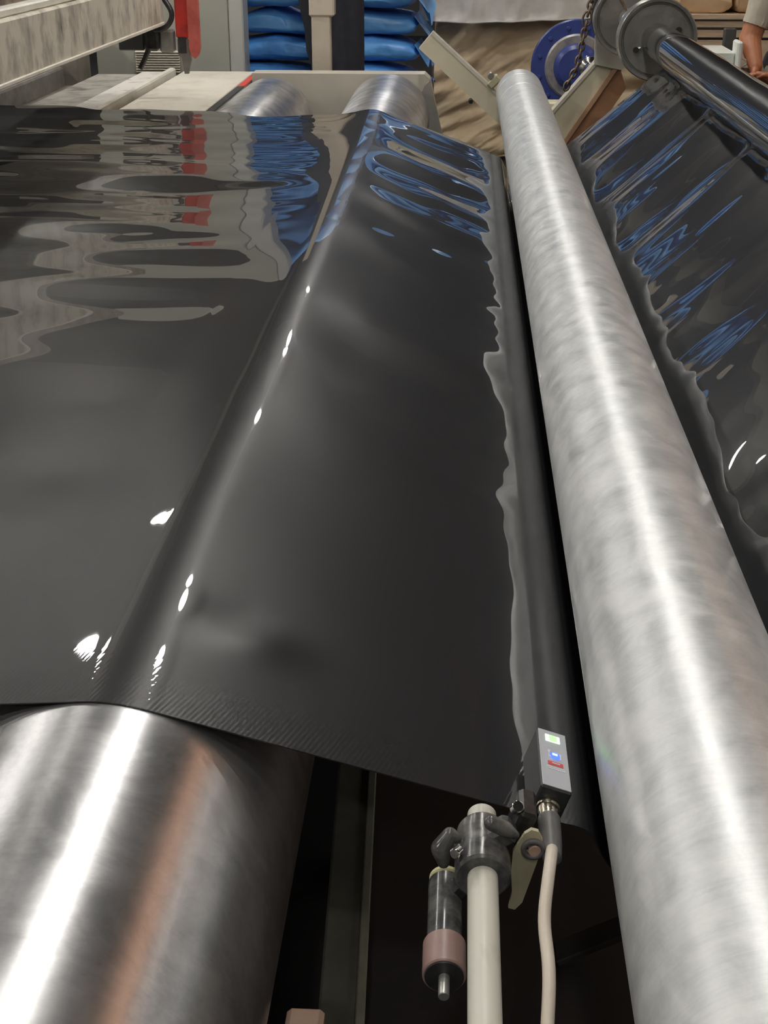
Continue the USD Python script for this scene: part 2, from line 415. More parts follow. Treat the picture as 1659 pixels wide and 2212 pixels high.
TY1 = 7.36
t = thing('guide_tube', 'long galvanized tube pressing the black film down, from lower right to top centre', 'tube', (TC[0], .3, TC[1]))
obj('pipe', roll(TC, TR, .3, TY1, 128, .005), 'galvanized', t, 50)
obj('end_band', roll(TC, TR + .0012, TY1 - .20, TY1 - .185, 96, .001), 'galvanized', t, 40)
obj('end_band', roll(TC, TR + .0012, TY1 - .60, TY1 - .585, 96, .001), 'galvanized', t, 40)
obj('journal', roll(TC, .035, TY1, TY1 + .14, 32), 'zinc', t)

# winding shaft: a core with two flanges, resting in the V arms behind
t = thing('winding_shaft', 'shiny dark winding shaft with two round metal flanges at top right', 'shaft', (SC[0], 1.0, SC[1]))
obj('core', roll(SC, SR - .002, .4, 6.22, 96, .004), 'core_gloss', t, 50)
obj('spindle', roll(SC, .034, 6.22, 7.75, 40), 'zinc', t)


def flange(y0, y1, r):
    pr = [(0, .03), (0, r - .028), (.010, r - .026), (.010, r - .020), (-.012, r - .016), (-.014, r - .004), (-.006, r), (y1 - y0 - .004, r), (y1 - y0, r - .006), (y1 - y0, .03)]
    return lathe((SC[0], y0, SC[1]), (SC[0], y1, SC[1]), pr, 80)


fl = obj('flange', flange(6.20, 6.27, .172), 'zinc', t, 30)
for a in (25, 205):
    q = np.array([SC[0] + .098 * math.cos(math.radians(a)), 0, SC[1] + .098 * math.sin(math.radians(a))])
    obj('bolt_hole', rod(q + (0, 6.190, 0), q + (0, 6.212, 0), .0125, n=20), 'dark_void', fl)
    q2 = q + np.array([.022 * math.cos(math.radians(a)), 0, .022 * math.sin(math.radians(a))]) * -1
    obj('slot', tube(np.linspace(q + (0, 6.198, 0), q2 + (0, 6.198, 0), 4), .006, 10), 'zinc', fl)
obj('flange', flange(7.33, 7.40, .178), 'zinc', t, 30)
obj('collar', roll(SC, .062, 6.27, 6.40, 48, .006), 'zinc', t)
obj('collar', roll(SC, .055, 7.18, 7.33, 48, .006), 'zinc', t)

# ------------------------------------------------------------------ the black film
rng = np.random.default_rng(7)
A_ON, A_OFF, A_UP = math.radians(5), math.radians(15.7), math.radians(39)
FT = .0016
r1, rt, rs = R1 + FT + .0006, TR + FT + .0006, SR + .001
prof = [(-2.75, .764), (-2.3, .763), (-1.75, .762), (-1.4, .757), (-1.05, .7500), (-.88, .7485), (-.70, .7490), (-.56, .7530)]
prof = [tuple(p) for p in spline([(x, 0, z) for x, z in prof], 90)[:, [0, 2]]]
prof += [(R1C[0] + r1 * math.sin(a), R1C[1] + r1 * math.cos(a)) for a in np.linspace(-A_ON, A_OFF, 24)]
# the sheet breaks over a crease just left of the tube, dips below it and rises on the far side
crease = [(.120, -.9795), (.150, -.9885), (.163, -.9935), (.172, -1.0015), (.184, -1.024), (.205, -1.055), (.245, -1.075), (.290, -1.068), (.340, -1.031), (.385, -.990)]
prof += [(p[0], p[2] + 1.6) for p in spline([(x, 0, z) for x, z in crease], 60)]
NCR = 60
prof += [(SC[0] + rs * math.sin(a), SC[1] - rs * math.cos(a)) for a in np.linspace(A_UP, A_UP + math.radians(305), 70)]
prof = np.array(prof)
sp = np.concatenate([[0], np.cumsum(np.linalg.norm(np.diff(prof, axis=0), axis=1))])
s_r1 = sp[90 + 10]
s_t0, s_t1, s_s = sp[90 + 24], sp[90 + 24 + NCR - 1], sp[90 + 24 + NCR]
s_u = np.unique(np.concatenate([np.linspace(0, s_r1 - .2, 110), np.linspace(s_r1 - .2, s_t0, 150), np.linspace(s_t0, s_t1 + .05, 70), np.linspace(s_t1 + .05, s_s, 90), np.linspace(s_s, sp[-1], 60)]))
px, pz = np.interp(s_u, sp, prof[:, 0]), np.interp(s_u, sp, prof[:, 1])
from scipy.ndimage import gaussian_filter1d
NY = 520
yy = np.linspace(0, 1, NY)
YN = 1.30
far = np.interp(px, [-2.7, -1.9, -1.2, -.41, -.2, .0, .18, .3, 2], [6.28, 6.20, 6.14, 6.10, 6.06, 6.0, 5.93, 5.93, 5.95])
far = far + .05 * np.sin(px * 9.0) * (px < -.3) + .03 * np.sin(px * 17 + 1) * (px < -.3)
far = np.where(s_u > s_s, 5.95, far)
near = YN + .0 * px
Yg = near[:, None] + (far - near)[:, None] * yy[None, :]
Sg = np.repeat(s_u[:, None], NY, 1)


def smoothstep(x, a, b):
    t = np.clip((x - a) / (b - a), 0, 1)
    return t * t * (3 - 2 * t)


def waves(S, Y, n, lam, direction, spread, seed, slope):
    """A sum of n long-crested waves whose crests lie along direction (radians from the sheet's s axis), with rms slope about slope."""
    g = np.random.default_rng(seed)
    out = np.zeros_like(S)
    for _ in range(n):
        L = math.exp(g.uniform(math.log(lam[0]), math.log(lam[1])))
        a = direction + g.normal() * spread
        k = 2 * math.pi / L
        amp = slope / k * math.sqrt(2.0 / n)
        wob = .25 * L * np.sin(2 * math.pi * S / (4 * L) + g.uniform(0, 6.28))
        out += amp * np.sin(k * (-S * math.sin(a) + (Y + wob * .25) * math.cos(a)) + g.uniform(0, 6.28))
    return out


far_w = smoothstep(Yg, 1.5, 4.6)                      # calmer towards the near edge
left = smoothstep(-(Sg - s_r1), .04, .30)
mid = smoothstep(Sg - s_r1, .03, .20) * smoothstep(s_t0 - Sg, -.01, .07)
right = smoothstep(Sg - s_t1, .02, .18) * smoothstep(s_s - Sg, .0, .10)
D = left * (.13 + .87 * far_w) * (waves(Sg, Yg, 14, (.30, 1.1), .0, .20, 11, .040) + waves(Sg, Yg, 10, (.14, .34), .05, .35, 12, .020) * far_w)
D += mid * (.22 + .78 * far_w) * (waves(Sg, Yg, 12, (.30, .9), -.62, .16, 21, .036) + waves(Sg, Yg, 10, (.12, .3), -.62, .25, 22, .011) * far_w)
D += np.exp(-((s_t0 - .02 - Sg) / .055) ** 2) * smoothstep(s_t0 + .03 - Sg, 0, .05) * .7 * (waves(Sg, Yg, 8, (.10, .26), .0, .15, 41, .013) + waves(Sg, Yg, 6, (.3, .8), .0, .1, 42, .012))
D += right * (waves(Sg, Yg, 12, (.25, .9), .30, .15, 31, .042) + waves(Sg, Yg, 10, (.10, .25), .32, .25, 32, .020))
# the ridge over the roller lifts a little here and there, most at the far end
ridge = np.exp(-((Sg - s_r1) / .10) ** 2)
D += ridge * (.010 * np.exp(-((Yg - 6.1) / .22) ** 2) + .0022 * (1 + np.sin(Yg * 4.1 + .6)) * smoothstep(Yg, 1.45, 2.2))
# shallow dimples and a blister on the near film
for sx, y, rs_, ry_, h in ((.15, 1.50, .060, .045, .0050), (.11, 1.56, .05, .05, -.0016), (-.28, 2.0, .12, .10, -.003), (-.42, 1.62, .12, .12, .003), (-.30, 1.80, .07, .05, .0015), (-.10, 2.35, .06, .2, .0016)):
    D += h * np.exp(-((Sg - s_r1 - sx) / rs_) ** 2 - ((Yg - y) / ry_) ** 2)
tx, tz = np.gradient(px), np.gradient(pz)
tl = np.hypot(tx, tz)
nx, nz = -tz / tl, tx / tl
P = np.stack([px[:, None] + nx[:, None] * D, Yg, pz[:, None] + nz[:, None] * D], -1)
for c_, rad in ((R1C, R1 + .0025), (R2C, R2 + .0030), (TC, TR + .0025)):
    dx, dz = P[..., 0] - c_[0], P[..., 2] - c_[1]
    dd = np.hypot(dx, dz)
    k_ = np.where(dd < rad, rad / dd, 1.0)
    P[..., 0], P[..., 2] = c_[0] + dx * k_, c_[1] + dz * k_
fm = sheet(P, FT)
single('film_sheet', 'wide glossy black plastic sheet running over the rollers and under the galvanized tube', 'plastic sheet', fm, 'film', smooth=70)

# ------------------------------------------------------------------ machine frame and covers beyond the film's far edge
t = thing('side_frame', 'cream side plate holding the far ends of the two steel rollers', 'machine frame', (-.7, 7.7, 0))
obj('plate', prism([(-1.168, 0), (-1.168, .752), (-.215, .752), (-.185, .725), (-.02, .0)], 7.70, 7.86), 'cream_frame', t, False)
obj('flange', prism([(-.21, .70), (-.185, .722), (-.10, .40), (-.02, .0), (-.10, .0), (-.26, .58)], 7.64, 7.698), 'cream_dark', t, False, label='dark grey folded edge of the cream side plate')

plate_y0, plate_y1 = 5.75, 8.12
t = thing('cover_plate', 'white cover plate with a black and red strip, left of the far steel rollers', 'cover plate', (-1.4, plate_y0, 0))
obj('top', bounds((-1.632, plate_y0, .69), (-1.215, plate_y1, .715), .004), 'white_cover', t, False)
obj('edge_strip', bounds((-1.213, plate_y0, .7035), (-1.176, 7.45, .712), .001), 'black_strip', t, False)
obj('red_tape', bounds((-1.213, 7.451, .7035), (-1.176, 7.95, .713), .001), 'red_tape', t, False)
obj('edge_strip', bounds((-1.213, 7.951, .7035), (-1.176, plate_y1, .712), .001), 'black_strip', t, False)
obj('leg', bounds((-1.55, 7.4, 0), (-1.45, 7.5, .69)), 'taupe', t, False)
obj('leg', bounds((-1.55, 6.0, 0), (-1.45, 6.1, .69)), 'taupe', t, False)
t = thing('cover_plate', 'narrow stained white cover plate with a raised rail along its right edge', 'cover plate', (-1.75, plate_y0, 0))
obj('top', bounds((-1.875, plate_y0, .60), (-1.715, plate_y1 - .02, .712), .006), 'stained_white', t, False)
obj('rail', bounds((-1.715, plate_y0, .60), (-1.672, plate_y1 - .02, .735), .008), 'ledge_white', t, False)
obj('groove', bounds((-1.671, plate_y0, .58), (-1.636, plate_y1 - .02, .66)), 'mid_grey', t, False)
obj('leg', bounds((-1.83, 7.4, 0), (-1.73, 7.5, .60)), 'taupe', t, False)
obj('leg', bounds((-1.83, 6.0, 0), (-1.73, 6.1, .60)), 'taupe', t, False)
t = thing('cover_plate', 'dirty grey cover plate under the stained beam, left of the white plates', 'cover plate', (-2.0, plate_y0, 0))
obj('top', bounds((-2.14, plate_y0, .56), (-1.885, plate_y1 - .03, .700), .01), 'stained_grey', t, False)
obj('leg', bounds((-2.06, 7.4, 0), (-1.96, 7.5, .56)), 'taupe', t, False)
obj('leg', bounds((-2.06, 6.0, 0), (-1.96, 6.1, .56)), 'taupe', t, False)
t = thing('trough', 'dark taupe trough beside the dirty grey cover plate below the beam', 'trough', (-2.3, plate_y0, 0))
obj('bottom', bounds((-2.34, 4.0, .50), (-2.15, plate_y1, .63)), 'taupe', t, False)
obj('side_wall', bounds((-2.62, 4.0, .50), (-2.34, plate_y1, .735), .01), 'mid_grey', t, False)
obj('leg', bounds((-2.55, 7.4, 0), (-2.45, 7.5, .50)), 'taupe', t, False)
obj('leg', bounds((-2.55, 4.4, 0), (-2.45, 4.5, .50)), 'taupe', t, False)
single('bearing_block', 'grey taupe block standing at the far end of the trough', 'block', prism([(-2.66, 0), (-2.66, 1.02), (-2.46, 1.02), (-2.27, .95), (-2.27, 0)], 8.15, 8.45), 'taupe', False)

# stained cream beam at top left
t = thing('beam', 'big cream machine beam with brown drip stains at the top left', 'beam', (-1.6, 2.4, 1.0))
obj('body', bounds((-1.98, 2.2, 1.068), (-1.482, 6.95, 1.262), .008), 'stained', t, False)
obj('bottom_lip', bounds((-1.50, 2.2, 1.060), (-1.474, 6.95, 1.075), .003), 'white_cover', t, False)
obj('top_rail', bounds((-1.56, 2.2, 1.262), (-1.505, 6.95, 1.290), .006), 'ledge_white', t, False)
obj('back_box', bounds((-1.98, 2.2, 1.262), (-1.66, 6.95, 1.50), .01), 'ledge_brown', t, False)
obj('ledge', bounds((-1.66, 2.2, 1.262), (-1.56, 6.95, 1.272)), 'ledge_brown', t, False)
obj('leg', bounds((-2.98, 6.6, 0), (-2.83, 6.75, 1.20), .01), 'mid_grey', t, False)
obj('leg', bounds((-2.98, 2.6, 0), (-2.83, 2.75, 1.20), .01), 'mid_grey', t, False)
for y in (2.6, 6.6):
    obj('crossbar', bounds((-2.83, y, 1.10), (-1.982, y + .13, 1.20), .01), 'mid_grey', t, False)

YG = 7.0
t = thing('nip_guard', 'red guard hanging at the end of the stained beam', 'guard', at(400, 60, YG))
a, b = at(373, -60, YG), at(411, 82, YG)
obj('guard_plate', bounds((a[0], YG - .02, b[2]), (b[0], YG + .05, a[2]), .008), 'red_guard', t, False)
gx, gz0, gz1 = at(421, 0, YG)[0], at(421, 124, YG)[2], at(421, -80, YG)[2]
w = .5 * (at(433, 0, YG)[0] - at(409, 0, YG)[0])
obj('rounded_flap', prism([(gx - w, gz1), (gx - w, gz0 + .05), (gx - w * .6, gz0 + .014), (gx, gz0), (gx + w * .6, gz0 + .014), (gx + w, gz0 + .05), (gx + w, gz1)], YG - .075, YG - .045), 'red_guard_pale', t, False)
kx, kz = at(401, 84, YG)[[0, 2]]
obj('blade', prism([(kx - .040, kz), (kx + .025, kz), (kx + .025, kz - .10), (kx + .008, kz - .165), (kx - .012, kz - .165), (kx - .022, kz - .09), (kx - .040, kz - .07)], YG - .015, YG + .01), 'mid_grey', t, False)
obj('blade_holder', bounds((at(381, 0, YG)[0], YG - .018, at(0, 112, YG)[2]), (at(398, 0, YG)[0], YG + .03, at(0, 84, YG)[2] + .02)), 'black_strip', t, False)
obj('mounting_bar', bounds((-1.70, YG + .05, 1.20), (b[0], YG + .09, 1.26)), 'dark_grey', t, False)
t = thing('junction_box', 'small dark grey box under the stained beam beside the red guard', 'box', at(290, 90, YG))
a, b = at(258, 82, YG), at(315, 108, YG)
obj('case', bounds((a[0], YG - .03, b[2]), (b[0], YG + .12, a[2] + .03), .006), 'dark_grey', t, False)
obj('coupling', bounds((at(312, 0, YG)[0], YG - .05, at(0, 107, YG)[2]), (at(341, 0, YG)[0], YG + .06, at(0, 52, YG)[2]), .012), 'black_plastic', t, False)
obj('bracket', bounds((at(341, 0, YG)[0], YG - .03, at(0, 111, YG)[2]), (at(371, 0, YG)[0], YG + .045, at(0, 62, YG)[2]), .01), 'mid_grey', t, False)
pz0 = at(325, 105, YG)
obj('lever', tube([at(322, 104, YG - .06), at(314, 125, YG - .07), at(303, 149, YG - .08)], .013, 10), 'black_plastic', t)
single('hose', 'black hose looping down from the end of the stained beam', 'hose', tube(spline([at(358, -40, YG - .05), at(362, 10, YG - .05), at(371, 30, YG - .06), at(362, 55, YG - .06), at(341, 65, YG - .05), at(330, 62, YG - .02)], 40), .013, 12), 'black_plastic')

# grey electrical cabinet behind
CY = 8.62
cx0, cx1 = at(205, 75, CY)[0], at(496, 75, CY)[0]
cx2 = at(527, 75, CY)[0]
t = thing('electrical_cabinet', 'tall grey electrical cabinet behind the white cover plates', 'cabinet', (-1.8, CY, 0))
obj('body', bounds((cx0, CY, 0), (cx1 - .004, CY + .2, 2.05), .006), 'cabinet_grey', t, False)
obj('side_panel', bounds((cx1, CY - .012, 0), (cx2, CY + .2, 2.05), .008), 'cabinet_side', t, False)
vx0, vx1 = at(283, 0, CY)[0], at(383, 0, CY)[0]
vz0, vz1 = at(300, 156, CY)[2], at(300, 108, CY)[2]
vent = obj('vent', bounds((vx0, CY - .006, vz0), (vx1, CY - .0005, vz1)), 'slat_back', t, False)
n = 9
for k in range(n):
    z = vz0 + (k + .5) * (vz1 - vz0) / n
    hgt = (vz1 - vz0) / n
    v = np.array([[vx0 + .005, CY - .006, z - hgt * .42], [vx0 + .005, CY - .022, z - hgt * .30], [vx0 + .005, CY - .006, z + hgt * .34]])
    v = np.vstack([v, v + [vx1 - vx0 - .01, 0, 0]])
    obj('slat', trimesh.Trimesh(v).convex_hull, 'slat_grey', vent, False)

# cream post with a wider sleeve, navy cover behind it
PY = 8.15
pa, pb = at(625, 0, PY)[0], 0
x0, x1 = at(673, 80, PY)[0], at(714, 80, PY)[0]
zs = at(690, 36, PY)[2]
t = thing('post', 'cream square post with a wider upper sleeve in front of the blue sacks', 'post', ((x0 + x1) / 2, PY, 0))
obj('lower_tube', bounds((x0, PY, 0), (x1, PY + .09, zs + .1), .008), 'cream_beige', t, False)
obj('upper_sleeve', bounds((x0 - .012, PY - .012, zs), (x1 + .024, PY + .105, 1.95), .01), 'cream_beige', t, False)
obj('base_foot', bounds((x0 - .05, PY - .04, 0), (x1 + .05, PY + .13, .02)), 'cream_beige', t, False)
NYc = 8.40
zz = np.linspace(0, 1.75, 60)
xl = np.interp(zz, [0, .60, .72, .80, .92, 1.05, 1.12, 1.4, 1.75], [at(672, 0, NYc)[0]] * 2 + [at(664, 0, NYc)[0], at(655, 0, NYc)[0], at(652, 0, NYc)[0], at(642, 0, NYc)[0], at(638, 0, NYc)[0], at(632, 0, NYc)[0], at(628, 0, NYc)[0]])
xr = np.full(60, at(784, 0, NYc)[0])
uu = np.linspace(0, 1, 40)
G = np.zeros((40, 60, 3))
for i, u in enumerate(uu):
    G[i, :, 0] = xl * (1 - u) + xr * u
    G[i, :, 1] = NYc + .10 * (abs(2 * u - 1) ** 6) + .012 * np.sin(u * 19 + zz * 1.3) * (1 - abs(2 * u - 1))
    G[i, :, 2] = zz
cv, cf = sheet(G, .02)
t = thing('cover_cloth', 'dark navy cloth cover hanging straight behind the cream post', 'cover', (-.75, NYc, 0))
obj('cloth', (lambda v, f: trimesh.Trimesh(v, np.vstack([f[:, [0, 1, 2]], f[:, [0, 2, 3]]]), process=False))(cv, cf), 'navy', t, 60)
obj('inner_column', bounds((at(690, 0, NYc)[0], NYc + .06, 0), (at(765, 0, NYc)[0], NYc + .18, 1.72)), 'dark_grey', t, False)


# ------------------------------------------------------------------ blue sacks
def sack(seed, L, Wd, Hh, ear=.085, peak=.022):
    """A filled plastic sack: flat pillow with pinched ends, sagging corners and folds."""
    g = np.random.default_rng(seed)
    n, m = 34, 40
    u = np.linspace(-1, 1, n)
    th = np.linspace(0, 2 * np.pi, m, endpoint=False)
    v = []
    for a in u:
        e = (1 - abs(a) ** 4.5)
        hw = Wd / 2 * (.90 + .10 * e)
        hh = Hh / 2 * max(e, .0) ** .40 + .006
        c, s = np.cos(th), np.sin(th)
        y = hw * np.sign(c) * np.abs(c) ** .55
        z = hh * np.sign(s) * np.abs(s) ** .62
        x = np.full(m, a * L / 2)
        z = z - .10 * Hh * abs(a) ** 2
        v.append(np.stack([x, y, z], 1))
    v = np.vstack(v)
    q = v * [6, 6, 14] + seed * 3.1
    nrm = v / [L / 2, Wd / 2, Hh / 2]
    nrm /= np.linalg.norm(nrm, axis=1, keepdims=True)
    v = v + nrm * ((meshkit.fbm(q, 3, seed) - .5) * .034)[:, None]
    w_ = v * [5, 5, 22] + seed
    v = v + nrm * ((meshkit.fbm(w_ + 1.5 * meshkit.noise(v * 9, seed)[:, None], 3, seed + 5) - .5) * .022)[:, None]
    fl = g.uniform(-.02, .035, 4)
    v[:, 2] -= np.abs(v[:, 0] / (L / 2)) ** 3 * np.where(v[:, 0] > 0, fl[0], fl[1]) + np.abs(v[:, 1] / (Wd / 2)) ** 3 * np.where(v[:, 1] > 0, fl[2], fl[3]) * .6
    v[:, 2] += peak * np.exp(-((v[:, 0] - g.uniform(-.15, .15)) / .13) ** 2) * (v[:, 2] > 0)
    v[:, 2] += .012 * np.sin(v[:, 0] * 7 + seed) * (v[:, 2] > 0)
    v[:, 2] = (v[:, 2] - v[:, 2].min()) / np.ptp(v[:, 2]) * Hh - Hh / 2
    f = []
    for i in range(n - 1):
        for j in range(m):
            j2 = (j + 1) % m
            f += [[i * m + j, i * m + j2, (i + 1) * m + j2], [i * m + j, (i + 1) * m + j2, (i + 1) * m + j]]
    v = np.vstack([v, [[-L / 2, 0, -.1 * Hh]], [[L / 2, 0, -.1 * Hh]]])
    for j in range(m):
        j2 = (j + 1) % m
        f += [[n * m, j2, j], [n * m + 1, (n - 1) * m + j, (n - 1) * m + j2]]
    b = trimesh.Trimesh(v, f, process=False)
    # sewn ear at one end
    k = 14
    G = np.zeros((k, 5, 3))
    for i in range(k):
        w_ = (i / (k - 1) - .5) * Wd * (.86 if ear < .1 else .96)
        for j in range(5):
            d = j / 4 * ear
            G[i, j] = (L / 2 - .012 + d * (1 if ear < .1 else .55), w_, (-.1 if ear < .1 else .22) * Hh - d * ((.35 if ear < .1 else .85) + .25 * math.sin(i * .45 + seed)) + .012 * math.sin(i * 1.1 + seed) * j / 4)
    ev, ef = sheet(G, .004)
    e = trimesh.Trimesh(ev, np.vstack([ef[:, [0, 1, 2]], ef[:, [0, 2, 3]]]), process=False)
    return b, e


LAYER = .165
SACK_STYLE = {('l', 5): (.085, .085), ('r', 5): (.17, .03), ('r', 6): (.20, .05), ('r', 7): (.15, .03), ('l', 6): (.085, .04), ('r', 4): (.16, .02)}
sack_labels = {
    ('l', 4): 'blue plastic sack between cabinet and navy cover, lowest in view',
    ('l', 5): 'blue plastic sack between cabinet and navy cover, second in view from below',
    ('l', 6): 'blue plastic sack between cabinet and navy cover, just above the peaked one, near picture top',
    ('l', 7): 'blue plastic sack between cabinet and navy cover, cut by the top of the picture',
    ('r', 4): 'blue plastic sack right of the navy cover, lowest in view behind the side plate',
    ('r', 5): 'blue plastic sack right of the navy cover, second in view from below',
    ('r', 6): 'blue plastic sack right of the navy cover, with a pale drooping end flap',
    ('r', 7): 'blue plastic sack right of the navy cover, at the top edge of the picture'}
for col, xc in (('l', -1.265), ('r', -.60)):
    for k in range(12):
        g = np.random.default_rng(100 + k + (50 if col == 'r' else 0))
        z = LAYER * (k + .5) + .02
        x = xc + g.uniform(-.02, .02)
        y = 9.12 + g.uniform(-.05, .05)
        cross = (k % 2 == (0 if col == 'l' else 1))
        lab = sack_labels.get((col, k), 'blue plastic sack low in the pile, hidden behind the machine plates' if k < 4 else 'blue plastic sack high in the pile, above the picture and mirrored in the film')
        grp = None if (col, k) in sack_labels else ('sacks low in the pile' if k < 4 else 'sacks high in the pile')
        rot = g.uniform(-5, 5) + (180 if col == 'l' else 0)
        t = thing('sack', lab, 'sack', (x, y, z), rot, grp)
        b, e = sack(100 + k + (50 if col == 'r' else 0), .62, .52, LAYER + .006, *SACK_STYLE.get((col, k), ()))
        mt = f'blue_sack_{int(g.integers(0, 4)) + 1:03d}'
        if (col, k) in SACK_STYLE:
            mt = 'blue_sack_004' if k != 4 else 'blue_sack_002'
        bo = obj('bag', b, mt, t, 80, local=True)
        obj('sewn_end', e, 'sack_white' if (col, k) == ('r', 8) else 'blue_sack_004' if col == 'r' and k in (5, 6) else mt, bo, 60, local=True)
for col, xc in (('c', .12), ('d', .82)):
    for k in range(11):
        g = np.random.default_rng(300 + k + (50 if col == 'd' else 0))
        t = thing('sack', 'blue plastic sack in the pile behind the tan cloth, mirrored in the film', 'sack', (xc + g.uniform(-.02, .02), 10.95 + g.uniform(-.04, .04), LAYER * (k + .5) + .02), g.uniform(-5, 5), 'sacks behind the tan cloth')
        b, e = sack(300 + k + (50 if col == 'd' else 0), .62, .52, LAYER - .003)
        mt = f'blue_sack_{int(g.integers(0, 4)) + 1:03d}'
        bo = obj('bag', b, mt, t, 80, local=True)
        obj('sewn_end', e, mt, bo, 60, local=True)
single('pallet', 'wooden pallet under the sacks behind the tan cloth', 'pallet', [bounds((-.24, 10.65, 0), (1.18, 11.25, .018))], 'wood', False)
single('pallet', 'low wooden pallet under the pile of blue sacks', 'pallet', [bounds((-1.62, 8.85, 0), (-.22, 9.4, .018))], 'wood', False)

# ------------------------------------------------------------------ kraft cloth pile with a grey sheet over it
TY = 9.55
xs = np.linspace(-.20, 1.35, 150)
ss = np.linspace(0, 1, 130)
S2, X2 = np.meshgrid(ss, xs, indexing='ij')
zc = np.interp(S2, [0, .04, .20, .30, .60, 1], [1.12, 1.15, 1.10, .95, .45, .012])
yc = np.interp(S2, [0, .04, .20, .30, .60, 1], [TY + .75, TY + .55, TY + .05, TY, TY - .05, TY - .16])
zc, yc = gaussian_filter1d(zc, 3, 0), gaussian_filter1d(yc, 3, 0)
q = np.stack([X2 * 2.6 + S2 * .8, S2 * 9.0 + X2 * 1.6 + .8 * np.sin(X2 * 3), np.zeros_like(S2)], -1)
fold = meshkit.fbm(q, 4, 3) - .5
ripple = np.sin(S2 * 46 + X2 * 5.5 + 3.2 * meshkit.fbm(q * .6, 2, 8) * 2) * smoothstep(S2, .25, .6)
amp = smoothstep(S2, .05, .3)
yc = yc - amp * (.13 * fold + .016 * ripple)
zc = np.maximum(zc + (1 - smoothstep(S2, .3, .5)) * .03 * fold, .008)
Gk = np.stack([X2, yc, zc], -1).transpose(1, 0, 2)


def q2t(vf):
    v, f = vf
    return trimesh.Trimesh(v, np.vstack([f[:, [0, 1, 2]], f[:, [0, 2, 3]]]), process=False)


single('covered_pile', 'tan kraft cloth draped in folds down over a pile beyond the film', 'cloth', q2t(sheet(Gk[::-1], .006)), 'kraft_cloth', 70)
xs = np.linspace(-.30, 1.12, 100)
ss = np.linspace(0, 1, 50)
S3, X3 = np.meshgrid(ss, xs, indexing='ij')
hem = np.interp(X3, [-.3, .1, .6, 1.12], [at(930, 40, TY)[2], at(1040, 46, TY)[2], at(1190, 40, TY)[2], at(1270, 24, TY)[2]])
z3 = 1.19 * (1 - smoothstep(S3, .35, 1.0)) + hem * smoothstep(S3, .35, 1.0)
y3 = np.interp(S3, [0, .45, 1], [TY + .75, TY - .10, TY - .165])
q = np.stack([X3 * 7, S3 * 2, np.zeros_like(S3)], -1)
y3 = y3 - .05 * (meshkit.fbm(q, 3, 5) - .5) * smoothstep(S3, .2, .6)
z3 = z3 + .02 * (meshkit.fbm(q * .7, 3, 15) - .5)
single('dust_sheet', 'pale grey sheet lying over the top of the tan cloth pile', 'sheet', q2t(sheet(np.stack([X3, y3, z3], -1).transpose(1, 0, 2)[::-1], .005)), 'grey_sheet', 70)
single('pile_crate', 'stack of goods hidden under the tan kraft cloth', 'crate', bounds((-.22, TY + .18, 0), (1.25, TY + .7, 1.02)), 'wood', False)

# ------------------------------------------------------------------ V-shaped winder arms, behind the tube's end
VY = 7.52


def quad_bar(pts, y0, y1):
    return prism([tuple(p) for p in pts], y0, y1)


a1, a2, a3, a4 = [at(x, y, VY)[[0, 2]] for x, y in ((905, 105), (934, 70), (1130, 254), (1092, 282))]
t = thing('winder_bracket', 'cream V-shaped winder arms behind the end of the galvanized tube', 'bracket', (.35, VY, 0))
obj('arm', quad_bar([a1, a4, a3, a2], VY, VY + .10), 'cream', t, False)
lip = np.array([a2, a3])
nrm = np.array([-(a3 - a2)[1], (a3 - a2)[0]]) / np.linalg.norm(a3 - a2)
obj('arm_lip', quad_bar([a2 - nrm * .012, a3 - nrm * .012, a3 + nrm * .004, a2 + nrm * .004], VY - .006, VY + .102), 'cream_frame', t, False)
b1, b2, b3, b4 = [at(x, y, VY)[[0, 2]] for x, y in ((1150, 290), (1185, 349), (1331, 137), (1290, 132))]
obj('arm', quad_bar([b1, b2, b3, b4], VY, VY + .10), 'cream', t, False)
nr2 = np.array([-(b4 - b1)[1], (b4 - b1)[0]]) / np.linalg.norm(b4 - b1)
obj('arm_lip', quad_bar([b1 - nr2 * .012, b4 - nr2 * .012, b4 + nr2 * .004, b1 + nr2 * .004], VY - .006, VY + .102), 'cream_frame', t, False)
nb = np.array([(b3 - b2)[1], -(b3 - b2)[0]]) / np.linalg.norm(b3 - b2)
obj('brown_edge', quad_bar([b2, b2 + nb * .022, b3 + nb * .022, b3], VY - .02, VY + .10), 'brown_edge', t, False, label='light brown edge strip along the right arm')
obj('brown_plate', quad_bar([b2 + nb * .022, b2 + nb * .12, b3 + nb * .12 - (b3 - b2) * .12, b3 + nb * .022], VY + .0, VY + .08), 'brown_plate', t, False, label='dark brown plate below the right arm')
c1 = at(1317, 105, VY)[[0, 2]]
obj('bearing_plate', prism([tuple(at(x, y, VY)[[0, 2]]) for x, y in ((1285, 70), (1283, 138), (1340, 150), (1400, 110), (1400, 60))], VY - .03, VY - .003), 'cream_frame', t, False)
obj('pedestal', bounds((.25, VY + .10, 0), (.62, VY + .22, .62), .01), 'cream', t, False)
# bolt and clip on the left arm
p = at(1060, 163, VY)
obj('clip', box(at(1067, 176, VY), (.045, .06, .075), .008, np.array([[.7, 0, .7], [0, 1, 0], [-.7, 0, .7]])), 'olive_plate', t, False)
obj('bolt', rod(p + [0, -.03, 0], p + [0, .03, 0], .018, .003, 12), 'zinc', t)
p = at(1017, 219, VY)
obj('bolt', rod(p + [0, -.01, 0], p + [0, .05, 0], .013, .002, 6), 'black_plastic', t)

# ------------------------------------------------------------------ blue gearbox flange and chain
BY = 8.35
bc = at(1245, 145, BY)
rb = bc[0] - at(1147, 145, BY)[0]
t = thing('gearbox', 'dark blue round flanged gearbox behind the winder arms', 'gearbox', (bc[0], BY, 0))


